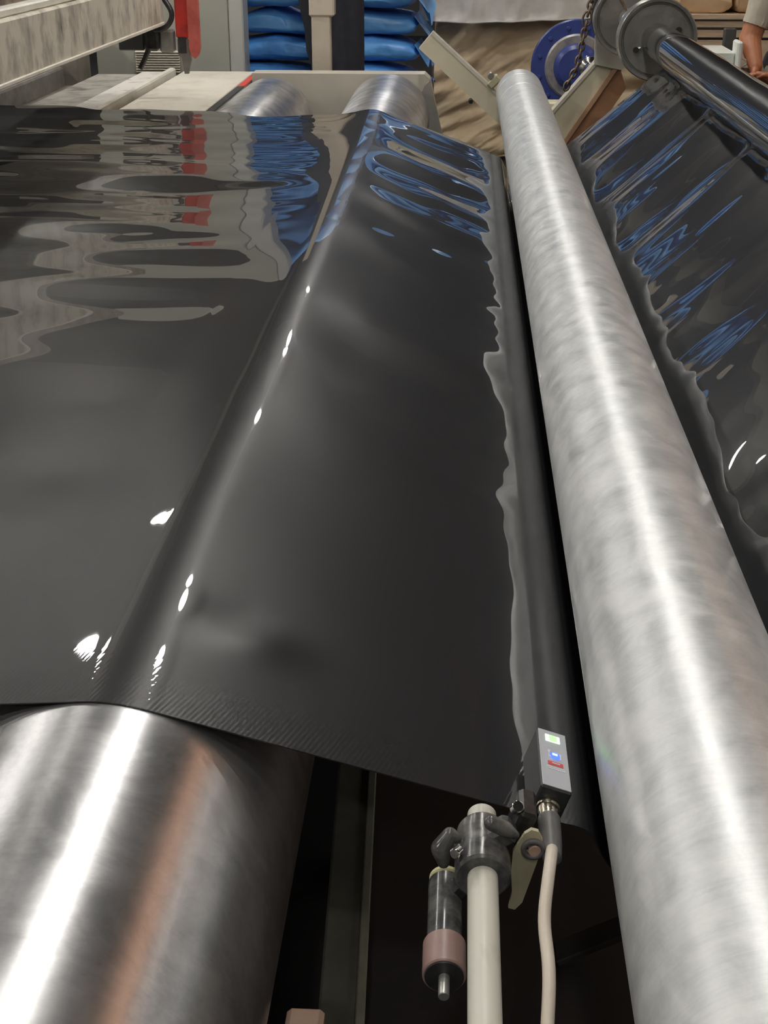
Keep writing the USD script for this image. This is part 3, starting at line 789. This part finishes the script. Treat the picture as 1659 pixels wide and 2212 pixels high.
def ring(pr, n=72):
    return lathe(bc, bc + [0, .5, 0], pr, n)


obj('flange', ring([(0, .10), (0, rb - .006), (.006, rb), (.040, rb), (.046, rb - .006), (.046, .10)]), 'blue_paint', t, 30)
obj('worn_ring', ring([(-.010, rb * .52), (-.014, rb * .56), (-.014, rb * .66), (-.004, rb * .70), (.0, rb * .70), (.0, rb * .52)]), 'worn_ring', t, 30)
obj('hub', ring([(-.05, .02), (-.05, rb * .40), (-.035, rb * .48), (.0, rb * .52), (.0, .02)]), 'blue_paint', t, 30)
obj('motor_body', ring([(.046, .02), (.046, rb * .8), (.42, rb * .8), (.44, rb * .7), (.44, .02)]), 'blue_paint', t, 30)
for k in range(12):
    a = math.radians(15 + 30 * k)
    q = bc + np.array([rb * .84 * math.cos(a), 0, rb * .84 * math.sin(a)])
    obj('bolt', rod(q + [0, -.012, 0], q + [0, .004, 0], .012, .002, 6), 'blue_paint', t, 20)
sx = bc + [.06, -.05, .02]
obj('shaft_cap', lathe(sx, sx - [0, .30, 0], [(0, .055), (.06, .055), (.07, .045), (.10, .045), (.11, .06), (.16, .06), (.17, .04), (.24, .04), (.25, .034), (.30, .030)], 36), 'chrome', t, 30)
obj('pedestal', bounds((bc[0] - .12, BY + .10, 0), (bc[0] + .12, BY + .40, bc[2] - rb * .75)), 'blue_paint', t, False)

CHY = 7.25
t = thing('chain', 'rusty chain hanging in front of the blue gearbox', 'chain', at(1265, 80, CHY))
path = spline([at(1281, -60, CHY), at(1276, 10, CHY), at(1268, 40, CHY), at(1262, 70, CHY), at(1254, 110, CHY), at(1243, 150, CHY), at(1228, 178, CHY), at(1219, 205, CHY)], 200)
sd = np.concatenate([[0], np.cumsum(np.linalg.norm(np.diff(path, axis=0), axis=1))])
pitch = .034
nl = int(sd[-1] / pitch)
for k in range(nl):
    s0 = (k + .5) * pitch
    c = np.array([np.interp(s0, sd, path[:, i]) for i in range(3)])
    c2 = np.array([np.interp(s0 + .01, sd, path[:, i]) for i in range(3)])
    d = (c2 - c) / np.linalg.norm(c2 - c)
    side = np.array([0, 1.0, 0]) if k % 2 else np.cross(d, [0, 1.0, 0])
    big = 1.5 if abs(k - nl * .37) < .6 else 1.0
    a = np.linspace(0, 2 * np.pi, 20, endpoint=False)
    loop = c + np.outer(np.cos(a), d) * .0245 * big + np.outer(np.sin(a), side) * .014 * big
    obj('link', tube(loop, .0062, 6, closed=True), 'rust_chain', t, 60)
obj('hook', tube(spline([path[0] + [0, 0, -.02], path[0] + [.0, 0, .02], path[0] * .5 + np.array([SC[0], CHY, SC[1]]) * .5 + [0, 0, .05], [SC[0] - .03, CHY, SC[1] + .05]], 24), .008, 8), 'rust_chain', t, 60)
# dark hose beside the chain
single('hose', 'black ribbed hose beside the chain and the winding flanges', 'hose', tube(spline([at(1290, -60, 7.45), at(1288, 0, 7.45), at(1286, 40, 7.45), at(1292, 70, 7.5), at(1312, 92, 7.52)], 40), .022, 12), 'black_plastic')

# ------------------------------------------------------------------ far right: kraft bags, planks, dark post, white device
KY = 8.9
rk = []
rackt = thing('plank_rack', 'rack of weathered wooden planks carrying the kraft paper bags at top right', 'rack', (1.6, KY, 0))
obj('shelf_board', bounds((at(1470, 0, KY)[0] - .2, KY - .02, at(1500, 42, KY)[2]), (at(1640, 0, KY)[0] + .6, KY + .5, at(1500, 30, KY)[2]), .004), 'wood', rackt, False)
zsh = at(1500, 30, KY)[2]
for (xa, xb, lab) in ((1462, 1588, 'wide kraft paper bag on the wooden board at top right'), (1592, 1630, 'narrow kraft paper bag on the wooden board beside the wide one')):
    A, B = at(xa, 20, KY), at(xb, 20, KY)
    w_, h_ = B[0] - A[0], .26
    g = np.linspace(-1, 1, 26)
    v, f = sack(7 if xa < 1500 else 9, .5, w_ * .98, h_)[0].vertices, sack(7, .5, w_, h_)[0].faces
    v = np.asarray(v) * [.9, 1, 1]
    v = np.stack([v[:, 1], v[:, 0], v[:, 2]], 1)[:, :]
    mm = trimesh.Trimesh(v, f[:, ::-1], process=False)
    t = thing('paper_bag', lab, 'bag', ((A[0] + B[0]) / 2, KY + .25, zsh + .125))
    obj('bag', mm, 'kraft_bag', t, 70, local=True)
for k, (ya, yb, lab) in enumerate(((44, 62, 'upper weathered plank of the wooden rack behind the person'), (64, 84, 'middle weathered plank of the wooden rack behind the person'), (86, 150, 'lowest wide weathered plank of the wooden rack behind the person'))):
    A, B = at(1470, ya, KY), at(1640, yb, KY)
    obj('plank', bounds((A[0] - .3, KY + .01 * k, B[2] + .004), (B[0] + .7, KY + .05 + .01 * k, A[2] - .002), .004), 'wood', rackt, False)
for xx in (at(1475, 0, KY)[0], at(1650, 0, KY)[0]):
    obj('leg', bounds((xx - .04, KY + .08, 0), (xx + .04, KY + .16, at(1500, 42, KY)[2])), 'wood', rackt, False)
DY = 8.0
A, B = at(1567, 62, DY), at(1592, 118, DY)
single('dark_post', 'short dark grey post behind the white device at right', 'post', bounds((A[0], DY, 0), (B[0] - .015, DY + .06, A[2]), .005), 'dark_grey', False)

WY = 6.75
t = thing('control_box', 'white box with a handle on its end plate that the person is holding', 'control box', at(1550, 130, WY))
A, B = at(1508, 112, WY), at(1583, 165, WY)
obj('case', bounds((A[0], WY, B[2]), (B[0], WY + .34, A[2]), .006), 'white_device', t, False)
A2, B2 = at(1581, 90, WY - .04), at(1597, 160, WY - .04)
obj('end_plate', bounds((B[0] + .002, WY - .04, B2[2]), (B2[0] + .006, WY + .10, A2[2]), .008), 'white_device', t, False)
hz = at(1605, 136, WY)
obj('handle', tube(spline([(B2[0], WY + .02, hz[2] + .016), (B2[0] + .025, WY + .02, hz[2] + .016), (B2[0] + .040, WY + .02, hz[2]), (B2[0] + .025, WY + .02, hz[2] - .016), (B2[0], WY + .02, hz[2] - .016)], 30), .006, 10), 'white_device', t)
obj('stand', bounds((A[0] + .05, WY + .12, 0), (A[0] + .13, WY + .20, B[2])), 'mid_grey', t, False)

# ------------------------------------------------------------------ the person at the right edge


def ball(p, r, n=20):
    return m3.Manifold.sphere(r, n).translate([float(x) for x in p])


def bone(p, q, r0, r1, n=20):
    return m3.Manifold.batch_hull([ball(p, r0, n), ball(q, r1, n)])


def organic(parts, edge=.012, it=10):
    m = parts[0]
    for x in parts[1:]:
        m = m + x
    m = m.refine_to_length(edge)
    k = m.to_mesh()
    tm = trimesh.Trimesh(np.asarray(k.vert_properties)[:, :3], np.asarray(k.tri_verts), process=True)
    trimesh.smoothing.filter_taubin(tm, iterations=it)
    return tm


grip = at(1616, 152, WY - .02)
BX, BYp = 1.66, 6.92                                    # where the person stands
hip = np.array([BX, BYp, .93]); chest = np.array([BX - .02, BYp - .02, 1.25]); neck = np.array([BX - .02, BYp - .03, 1.45])
head = np.array([BX - .04, BYp - .06, 1.60])
shL, shR = np.array([BX - .19, BYp - .03, 1.38]), np.array([BX + .17, BYp - .02, 1.38])
elL = at(1620, 84, WY + .12); wrL = at(1632, 143, WY - .01)
elR = np.array([BX + .16, BYp - .14, 1.02]); wrR = at(1672, 172, WY - .06)
person = thing('person', 'person in a loose beige T-shirt gripping the handle of the white box', 'person', (BX, BYp, 0))
body = [bone(hip - [.08, 0, .02], hip + [.08, 0, -.02], .09, .09), bone(hip, chest, .09, .10), bone(chest - [.08, 0, 0], chest + [.08, 0, 0], .085, .085),
        bone(shL, shR, .046, .046), bone(chest, neck, .08, .055), bone(neck, head - [0, .01, .05], .056, .056),
        bone(head + [0, .01, .02], head + [0, -.015, -.045], .083, .062), bone(head + [0, -.02, -.06], head + [0, -.045, -.085], .05, .03),
        bone(head + [0, -.086, .005], head + [0, -.104, -.022], .010, .014),
        bone(head + [.078, .012, .012], head + [.080, .014, -.028], .016, .011), bone(head + [-.078, .012, .012], head + [-.080, .014, -.028], .016, .011),
        bone(head + [-.018, -.086, -.055], head + [.018, -.086, -.055], .008, .008)]
for s, sh, el, wr in ((-1, shL, elL, wrL), (1, shR, elR, wrR)):
    body += [bone(sh, el, .058, .052), bone(el, wr, .052, .034)]
for s in (-1, 1):
    kn, an = np.array([BX + s * .11, BYp - .02, .50]), np.array([BX + s * .12, BYp + .01, .09])
    body += [bone(hip + [s * .08, 0, -.06], kn, .075, .048), bone(kn, an, .046, .036), bone(an - [0, 0, .03], an + [0, -.15, -.05], .042, .032)]


def hand(wr, d, palm_n, side, curl):
    """Palm, five bent fingers of their own; d: towards the fingers, palm_n: out of the palm, side: towards the thumb."""
    d, palm_n, side = [np.asarray(v, float) / np.linalg.norm(v) for v in (d, palm_n, side)]
    out = [m3.Manifold.batch_hull([ball(wr, .024), ball(wr + d * .082 + side * .032, .013), ball(wr + d * .082 - side * .030, .012), ball(wr + d * .03 + side * .03, .015)])]
    for k, (o, L) in enumerate(((.031, .074), (.011, .082), (-.010, .076), (-.030, .060))):
        p = wr + d * .080 + side * o
        a = curl[0]
        for seg, fr in enumerate((.45, .32, .25)):
            dirn = d * math.cos(a) + palm_n * math.sin(a)
            q_ = p + dirn * L * fr
            out.append(bone(p, q_, .0092 - .0008 * seg, .0088 - .0008 * seg, 14))
            p, a = q_, a + curl[1]
    p = wr + d * .025 + side * .030
    q1 = p + d * .030 + side * .022 + palm_n * .012
    q2_ = q1 + d * .026 + side * .004 + palm_n * .020
    out += [bone(p, q1, .013, .011, 14), bone(q1, q2_, .011, .009, 14)]
    return out


body += hand(wrL, (-.10, -.25, -.75), (-.85, .25, -.1), (-.15, -.9, .2), (.55, .65))
body += hand(wrR, (-1, .15, .12), (0, .55, -.8), (0, -.8, .5), (.25, .45))
obj('body', organic(body, .009, 12), 'skin', person, 80)
shirt = [bone(hip - [.085, 0, .05], hip + [.085, 0, -.05], .135, .135), bone(hip - [.06, 0, .03], chest - [.06, 0, 0], .135, .145), bone(hip + [.06, 0, -.03], chest + [.06, 0, 0], .135, .145),
         bone(shL + [0, 0, .005], shR + [0, 0, .005], .070, .070), bone(chest, neck - [0, 0, .06], .125, .085)]
for s, sh, el in ((-1, shL, elL), (1, shR, elR)):
    e = sh + (el - sh) * .86
    shirt.append(bone(sh + [0, 0, .006], e, .070, .066))
sm = shirt[0]
for x in shirt[1:]:
    sm = sm + x
# open sleeve ends
for s, sh, el in ((-1, shL, elL), (1, shR, elR)):
    d = (el - sh) / np.linalg.norm(el - sh)
    e = sh + (el - sh) * .84
    a_, b_, _ = frame_of(d)
    Rm = np.stack([a_, b_, d], 1)
    cut = m3.Manifold.cube([.15, .15, .12], True).transform(np.hstack([Rm, (e + d * .06)[:, None]]))
    sm = sm - cut
    sm = sm - bone(sh + d * .10, e + d * .03, .046, .058)
k = sm.refine_to_length(.014).to_mesh()
tm = trimesh.Trimesh(np.asarray(k.vert_properties)[:, :3], np.asarray(k.tri_verts), process=True)
trimesh.smoothing.filter_taubin(tm, iterations=6)
vn = np.asarray(tm.vertex_normals)
tm.vertices = np.asarray(tm.vertices) + vn * ((meshkit.fbm(np.asarray(tm.vertices) * [9, 9, 4], 3, 4) - .5) * .03)[:, None]
obj('shirt', tm, 'shirt', person, 80)
tr = [bone(hip - [.085, 0, .04], hip + [.085, 0, -.04], .130, .130)]
for s in (-1, 1):
    kn, an = np.array([BX + s * .11, BYp - .02, .50]), np.array([BX + s * .12, BYp + .01, .12])
    tr += [bone(hip + [s * .085, 0, -.05], kn, .112, .080), bone(kn, an, .080, .062)]
obj('trousers', organic(tr, .025, 8), 'trousers', person, 80)
for s in (-1, 1):
    an = np.array([BX + s * .12, BYp + .01, .05])
    obj('shoe', organic([bone(an, an + [0, -.17, -.008], .050, .042), bone(an, an + [0, .05, 0], .050, .045)], .02, 6), 'shoe', person, 80)
    e = head + np.array([s * .030, -.078, .008])
    ey_ = obj('eye', trimesh.creation.icosphere(2, .0105).apply_translation(e), 'eye_white', person, True)
    obj('iris', trimesh.creation.icosphere(2, .0062).apply_translation(e + [-.002, -.0062, -.001]), 'hair', ey_, True)
hm = bone(head + [0, .022, .030], head + [0, .03, -.02], .088, .078)
obj('hair', organic([hm - bone(head + [0, -.12, -.02], head + [0, -.09, -.1], .085, .09)], .012, 6), 'hair', person, 80)

# ------------------------------------------------------------------ edge sensor, its rod, clamp and cable in the foreground
RODX, RODZ = .0405, .652
t = thing('mounting_rod', 'pale painted round rod coming forward from the black clamp', 'rod', (RODX, .35, RODZ))
obj('shaft', rod((RODX, .35, RODZ), (RODX, 1.262, RODZ), .0165, .003, 40), 'rod_paint', t, 40)
CL0, CL1 = 1.150, 1.232
t = thing('rod_clamp', 'dusty black clamp with wing knobs on the pale rod', 'clamp', (RODX, CL0, RODZ))


def rdir(a):
    return np.array([math.cos(a), 0, math.sin(a)])


Cc = np.array([RODX, 0, RODZ])
bodyc = lathe(Cc + [0, CL0, 0], Cc + [0, CL1, 0], [(0, .0175), (0, .0275), (.003, .0305), (.032, .0305), (.036, .0275), (.050, .0270), (.054, .0285), (.076, .0285), (.080, .0265), (.080, .0175)], 48)
obj('body', bodyc, 'black_dusty', t, 30)
obj('ear', box(Cc + [.020, 1.20, .022], (.030, .030, .026), .005, np.array([[.8, 0, -.6], [0, 1, 0], [.6, 0, .8]])), 'black_dusty', t, 30)
kb = at(1080, 1785, 1.19)
wing = m3.Manifold.batch_hull([ball(at(1062, 1778, 1.185), .0085), ball(at(1090, 1790, 1.185), .009)]) + m3.Manifold.batch_hull([ball(at(1090, 1790, 1.185), .009), ball(at(1112, 1803, 1.18), .005)]) + m3.Manifold.batch_hull([ball(at(1075, 1790, 1.2), .010), ball(at(1085, 1820, 1.20), .008)])
kk = wing.refine_to_length(.003).to_mesh()
wm = trimesh.Trimesh(np.asarray(kk.vert_properties)[:, :3], np.asarray(kk.tri_verts), process=True)
trimesh.smoothing.filter_taubin(wm, iterations=10)
obj('wing_knob', wm, 'black_dusty', t, 60)
k0, k1 = at(992, 1830, 1.19), at(958, 1838, 1.19)
lw = m3.Manifold.batch_hull([ball(at(970, 1802, 1.19), .0075), ball(at(953, 1832, 1.185), .0115), ball(at(958, 1862, 1.18), .007)]) + m3.Manifold.batch_hull([ball(k0, .009), ball(k1, .008)]) + m3.Manifold.batch_hull([ball(at(972, 1800, 1.19), .007), ball(at(986, 1810, 1.19), .006)])
kk = lw.refine_to_length(.003).to_mesh()
wm = trimesh.Trimesh(np.asarray(kk.vert_properties)[:, :3], np.asarray(kk.tri_verts), process=True)
trimesh.smoothing.filter_taubin(wm, iterations=10)
obj('wing_knob', wm, 'black_dusty', t, 60)
p = at(990, 1836, 1.165)
obj('screw', rod(p, p + [-.004, -.012, .004], .006, .001, 12), 'chrome', t)
# locating plunger hanging at the clamp's left
pl = .058
u0, u1, u2 = at(962, 1905, 1.19), at(961, 2045, 1.085), at(960, 2108, 1.058)
u1[2] = u0[2]; u2[2] = u0[2]; u1[0] = u0[0] + .0005; u2[0] = u0[0] + .001
y_k0 = 1.6 - u0[2]
u1[1] = y_k0 / .905; u2[1] = y_k0 / .945
obj('barrel', rod(u1 + [0, .0, 0], u0, .0185, .003, 36), 'black_dusty', t, 40)
obj('barrel_cap', rod(u0 + [0, .0, 0], u0 + [0, .008, 0], .0180, .002, 36), 'yellow_cap', t, 40, label='pale yellow cap on the far end of the barrel')
kn = obj('barrel_knob', rod(u2, u1 + [0, -.0005, 0], .0225, .0015, 40), 'rose_knob', t, 40, label='dull rose turning knob at the near end of the barrel')
obj('knob_face', rod(u2 - [0, .0015, 0], u2 + [0, .0006, 0], .0200, .0005, 40), 'black_plastic', kn, 40)
obj('pin', rod(u2 - [0, .028, 0], u2, .0058, .0008, 20), 'dull_steel', kn, 40)
obj('link_arm', box((u0 + Cc + [0, 1.17, 0]) / 2 * [1, 0, 1] + [0, 1.165, 0], (.052, .024, .018), .003, np.array([[.62, 0, -.78], [0, 1, 0], [.78, 0, .62]])), 'black_plastic', t, 30)

# olive bracket plate that carries the sensor
t = thing('sensor_bracket', 'olive bent bracket plate right of the black clamp', 'bracket', at(1130, 1880, 1.2))
pts = [(1098, 1962), (1112, 1965), (1128, 1950), (1165, 1850), (1172, 1815), (1163, 1797), (1148, 1793), (1133, 1802), (1108, 1840), (1104, 1880), (1106, 1930)]
poly = [tuple(at(x, y, 1.185)[[0, 2]]) for x, y in pts]
from shapely.geometry import Polygon, Point
pg = Polygon(poly).buffer(0)
hc = at(1152, 1832, 1.185)
pg = pg.difference(Point(hc[0], hc[2]).buffer(.0085))
mm = trimesh.creation.extrude_polygon(pg, .005, engine='earcut')
v = np.asarray(mm.vertices)
obj('plate', trimesh.Trimesh(np.stack([v[:, 0], 1.185 + v[:, 2], v[:, 1]], 1), mm.faces[:, ::-1], process=False), 'olive_plate', t, False)
obj('lock_ring', tube(hc + [0, -.002, 0] + np.stack([np.cos(np.linspace(0, 2 * np.pi, 24, endpoint=False)), np.zeros(24), np.sin(np.linspace(0, 2 * np.pi, 24, endpoint=False))], 1) * .0105, .0034, 8, closed=True), 'plug_grey', t, 60)
obj('bolt', rod(hc + [.002, -.004, -.002], hc + [.002, .02, -.002], .0075, .001, 20), 'pink_box', t, 40, label='bare bolt end in the bracket hole')
obj('arm', m3.Manifold.batch_hull([ball(at(1120, 1775, 1.235), .006), ball(at(1150, 1800, 1.2), .008), ball(at(1140, 1740, 1.26), .006)]).to_mesh() and box(at(1128, 1765, 1.235), (.020, .05, .045), .004, np.array([[.95, 0, .3], [0, 1, 0], [-.3, 0, .95]])), 'black_plastic', t, 30)
obj('screw', rod(at(1114, 1748, 1.225), at(1114, 1748, 1.225) + [.002, -.008, .010], .0068, .001, 20), 'chrome', t, 40)

# the sensor head itself
SA = math.radians(18)
ex, ey, ez = np.array([math.cos(SA), 0, -math.sin(SA)]), np.array([0, 1.0, 0]), np.array([math.sin(SA), 0, math.cos(SA)])
NYs = 1.272
TL = at(1170, 1695, NYs)
BWs = .0375; BL = .118; BH = .050
Rb = np.stack([ex, ey, ez], 1)
C0 = TL + ex * BWs / 2 + ey * BL / 2 - ez * BH / 2
t = thing('edge_sensor', 'small black sensor box with lit green and blue lights at the film edge', 'sensor', C0)
obj('case', box(C0, (BWs, BL, BH), .0022, Rb), 'sensor_black', t, False)
top = lambda u, v, h=0: TL + ex * u * BWs + ey * v * BL + ez * h      # u across, v along from the near end
pan = obj('label_panel', box(top(.5, .5, .0004), (BWs * .93, BL * .965, .0012), .0004, Rb), 'label_grey', t, False)


def mark(name, u, v, du, dv, m, h=.0012, parent=None, label=None, bev=0):
    return obj(name, box(top(u, v, h), (du * BWs, dv * BL, .0009), bev, Rb), m, parent or t, False, label=label)


mark('display', .50, .845, .48, .115, 'led_green_pale', label='pale lit frame of the green display')
mark('display', .51, .845, .26, .100, 'led_green', .0017, label='green lit display')
obj('lamp', rod(top(.52, .545, .0008), top(.52, .545, .0024), .0062, .0003, 28), 'led_blue', t, 40, label='blue lit button')
obj('lamp', box(top(.51, .555, .0026), (.0062, .0032, .0009), 0, Rb), 'led_blue_core', t, False, label='bright core of the blue button')
mark('printed_mark', .34, .615, .07, .035, 'label_print')
mark('printed_mark', .35, .520, .075, .035, 'label_print')
mark('printed_mark', .33, .567, .02, .07, 'label_print')
mark('printed_mark', .705, .545, .045, .095, 'label_print')
mark('red_bar', .52, .405, .50, .060, 'label_red')
mark('printed_mark', .53, .408, .26, .014, 'label_print', .0017)
mark('printed_line', .52, .338, .60, .014, 'label_print')
mark('printed_line', .54, .312, .58, .012, 'label_print')
CN = TL + ex * BWs * .46 - ez * .026
cn = obj('connector', lathe(CN, CN - [0, .06, 0], [(0, .0140), (.003, .0145), (.006, .0140), (.007, .0125), (.016, .0125), (.018, .0118), (.024, .0118)], 36), 'brass_nickel', t, 30)
t = thing('sensor_cable', 'cream cable with a dark grey plug running forward from the sensor', 'cable', CN - [0, .03, 0])
obj('plug', lathe(CN - [0, .024, 0], CN - [0, .10, 0], [(0, .0105), (0, .0128), (.004, .0132), (.008, .0126), (.012, .0130), (.045, .0122), (.068, .0105), (.070, .0075)], 32), 'plug_grey', t, 30)
cp = [CN - [0, .080, .0]]
for x, y, Y in ((1188, 1870, 1.135), (1181, 1925, 1.10), (1176, 1990, 1.065), (1184, 2070, 1.02), (1186, 2140, .985), (1182, 2230, .945)):
    cp.append(at(x, y, Y))
cp += [cp[-1] + [-.002, -.12, -.02], cp[-1] + [-.01, -.24, -.20], cp[-1] + [-.02, -.27, -.55]]
obj('lead', tube(spline(cp, 120), .0066, 14), 'cable_cream', t, 70)

# ------------------------------------------------------------------ dim lower frame under the rollers
t = thing('lower_beam', 'dim olive steel beam on the floor between the roller and the rod', 'beam', (-.17, 1.7, .1))
p0, p1 = at(772, 1560, 2.15), at(722, 2290, 1.42)
d = (p1 - p0) / np.linalg.norm(p1 - p0)
a_ = np.cross(d, [0, 0, 1.0]); a_ /= np.linalg.norm(a_)
n_ = np.cross(a_, d)
RR = np.stack([a_, d, n_], 1)
L = float(np.linalg.norm(p1 - p0))
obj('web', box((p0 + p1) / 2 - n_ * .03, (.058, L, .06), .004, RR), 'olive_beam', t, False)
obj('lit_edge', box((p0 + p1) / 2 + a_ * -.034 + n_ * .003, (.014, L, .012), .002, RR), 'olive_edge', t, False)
obj('foot', bounds((-.19, 1.9, 0), (-.15, 2.0, .12)), 'olive_beam', t, False)
p = at(656, 2222, 1.20)
t = thing('block', 'small pinkish block at the bottom edge of the picture beside the steel roller', 'block', p)
obj('block_body', box(p + [0, 0, -.03], (.046, .06, .075), .006), 'pink_box', t, False)
obj('block_cap', box(p + [0, .002, -.075], (.060, .075, .016), .003), 'dark_grey', t, False)
obj('block_stem', bounds((p[0] - .015, p[1] - .015, 0), (p[0] + .015, p[1] + .015, p[2] - .083)), 'dark_grey', t, False)
p = at(1330, 2010, 1.75)
single('strut', 'dim flat strut under the galvanized tube at the lower right', 'strut', box(p, (.22, .05, .012), .002, np.array([[.86, .0, -.5], [0, 1, 0], [.5, 0, .86]])), 'dark_grey', False)
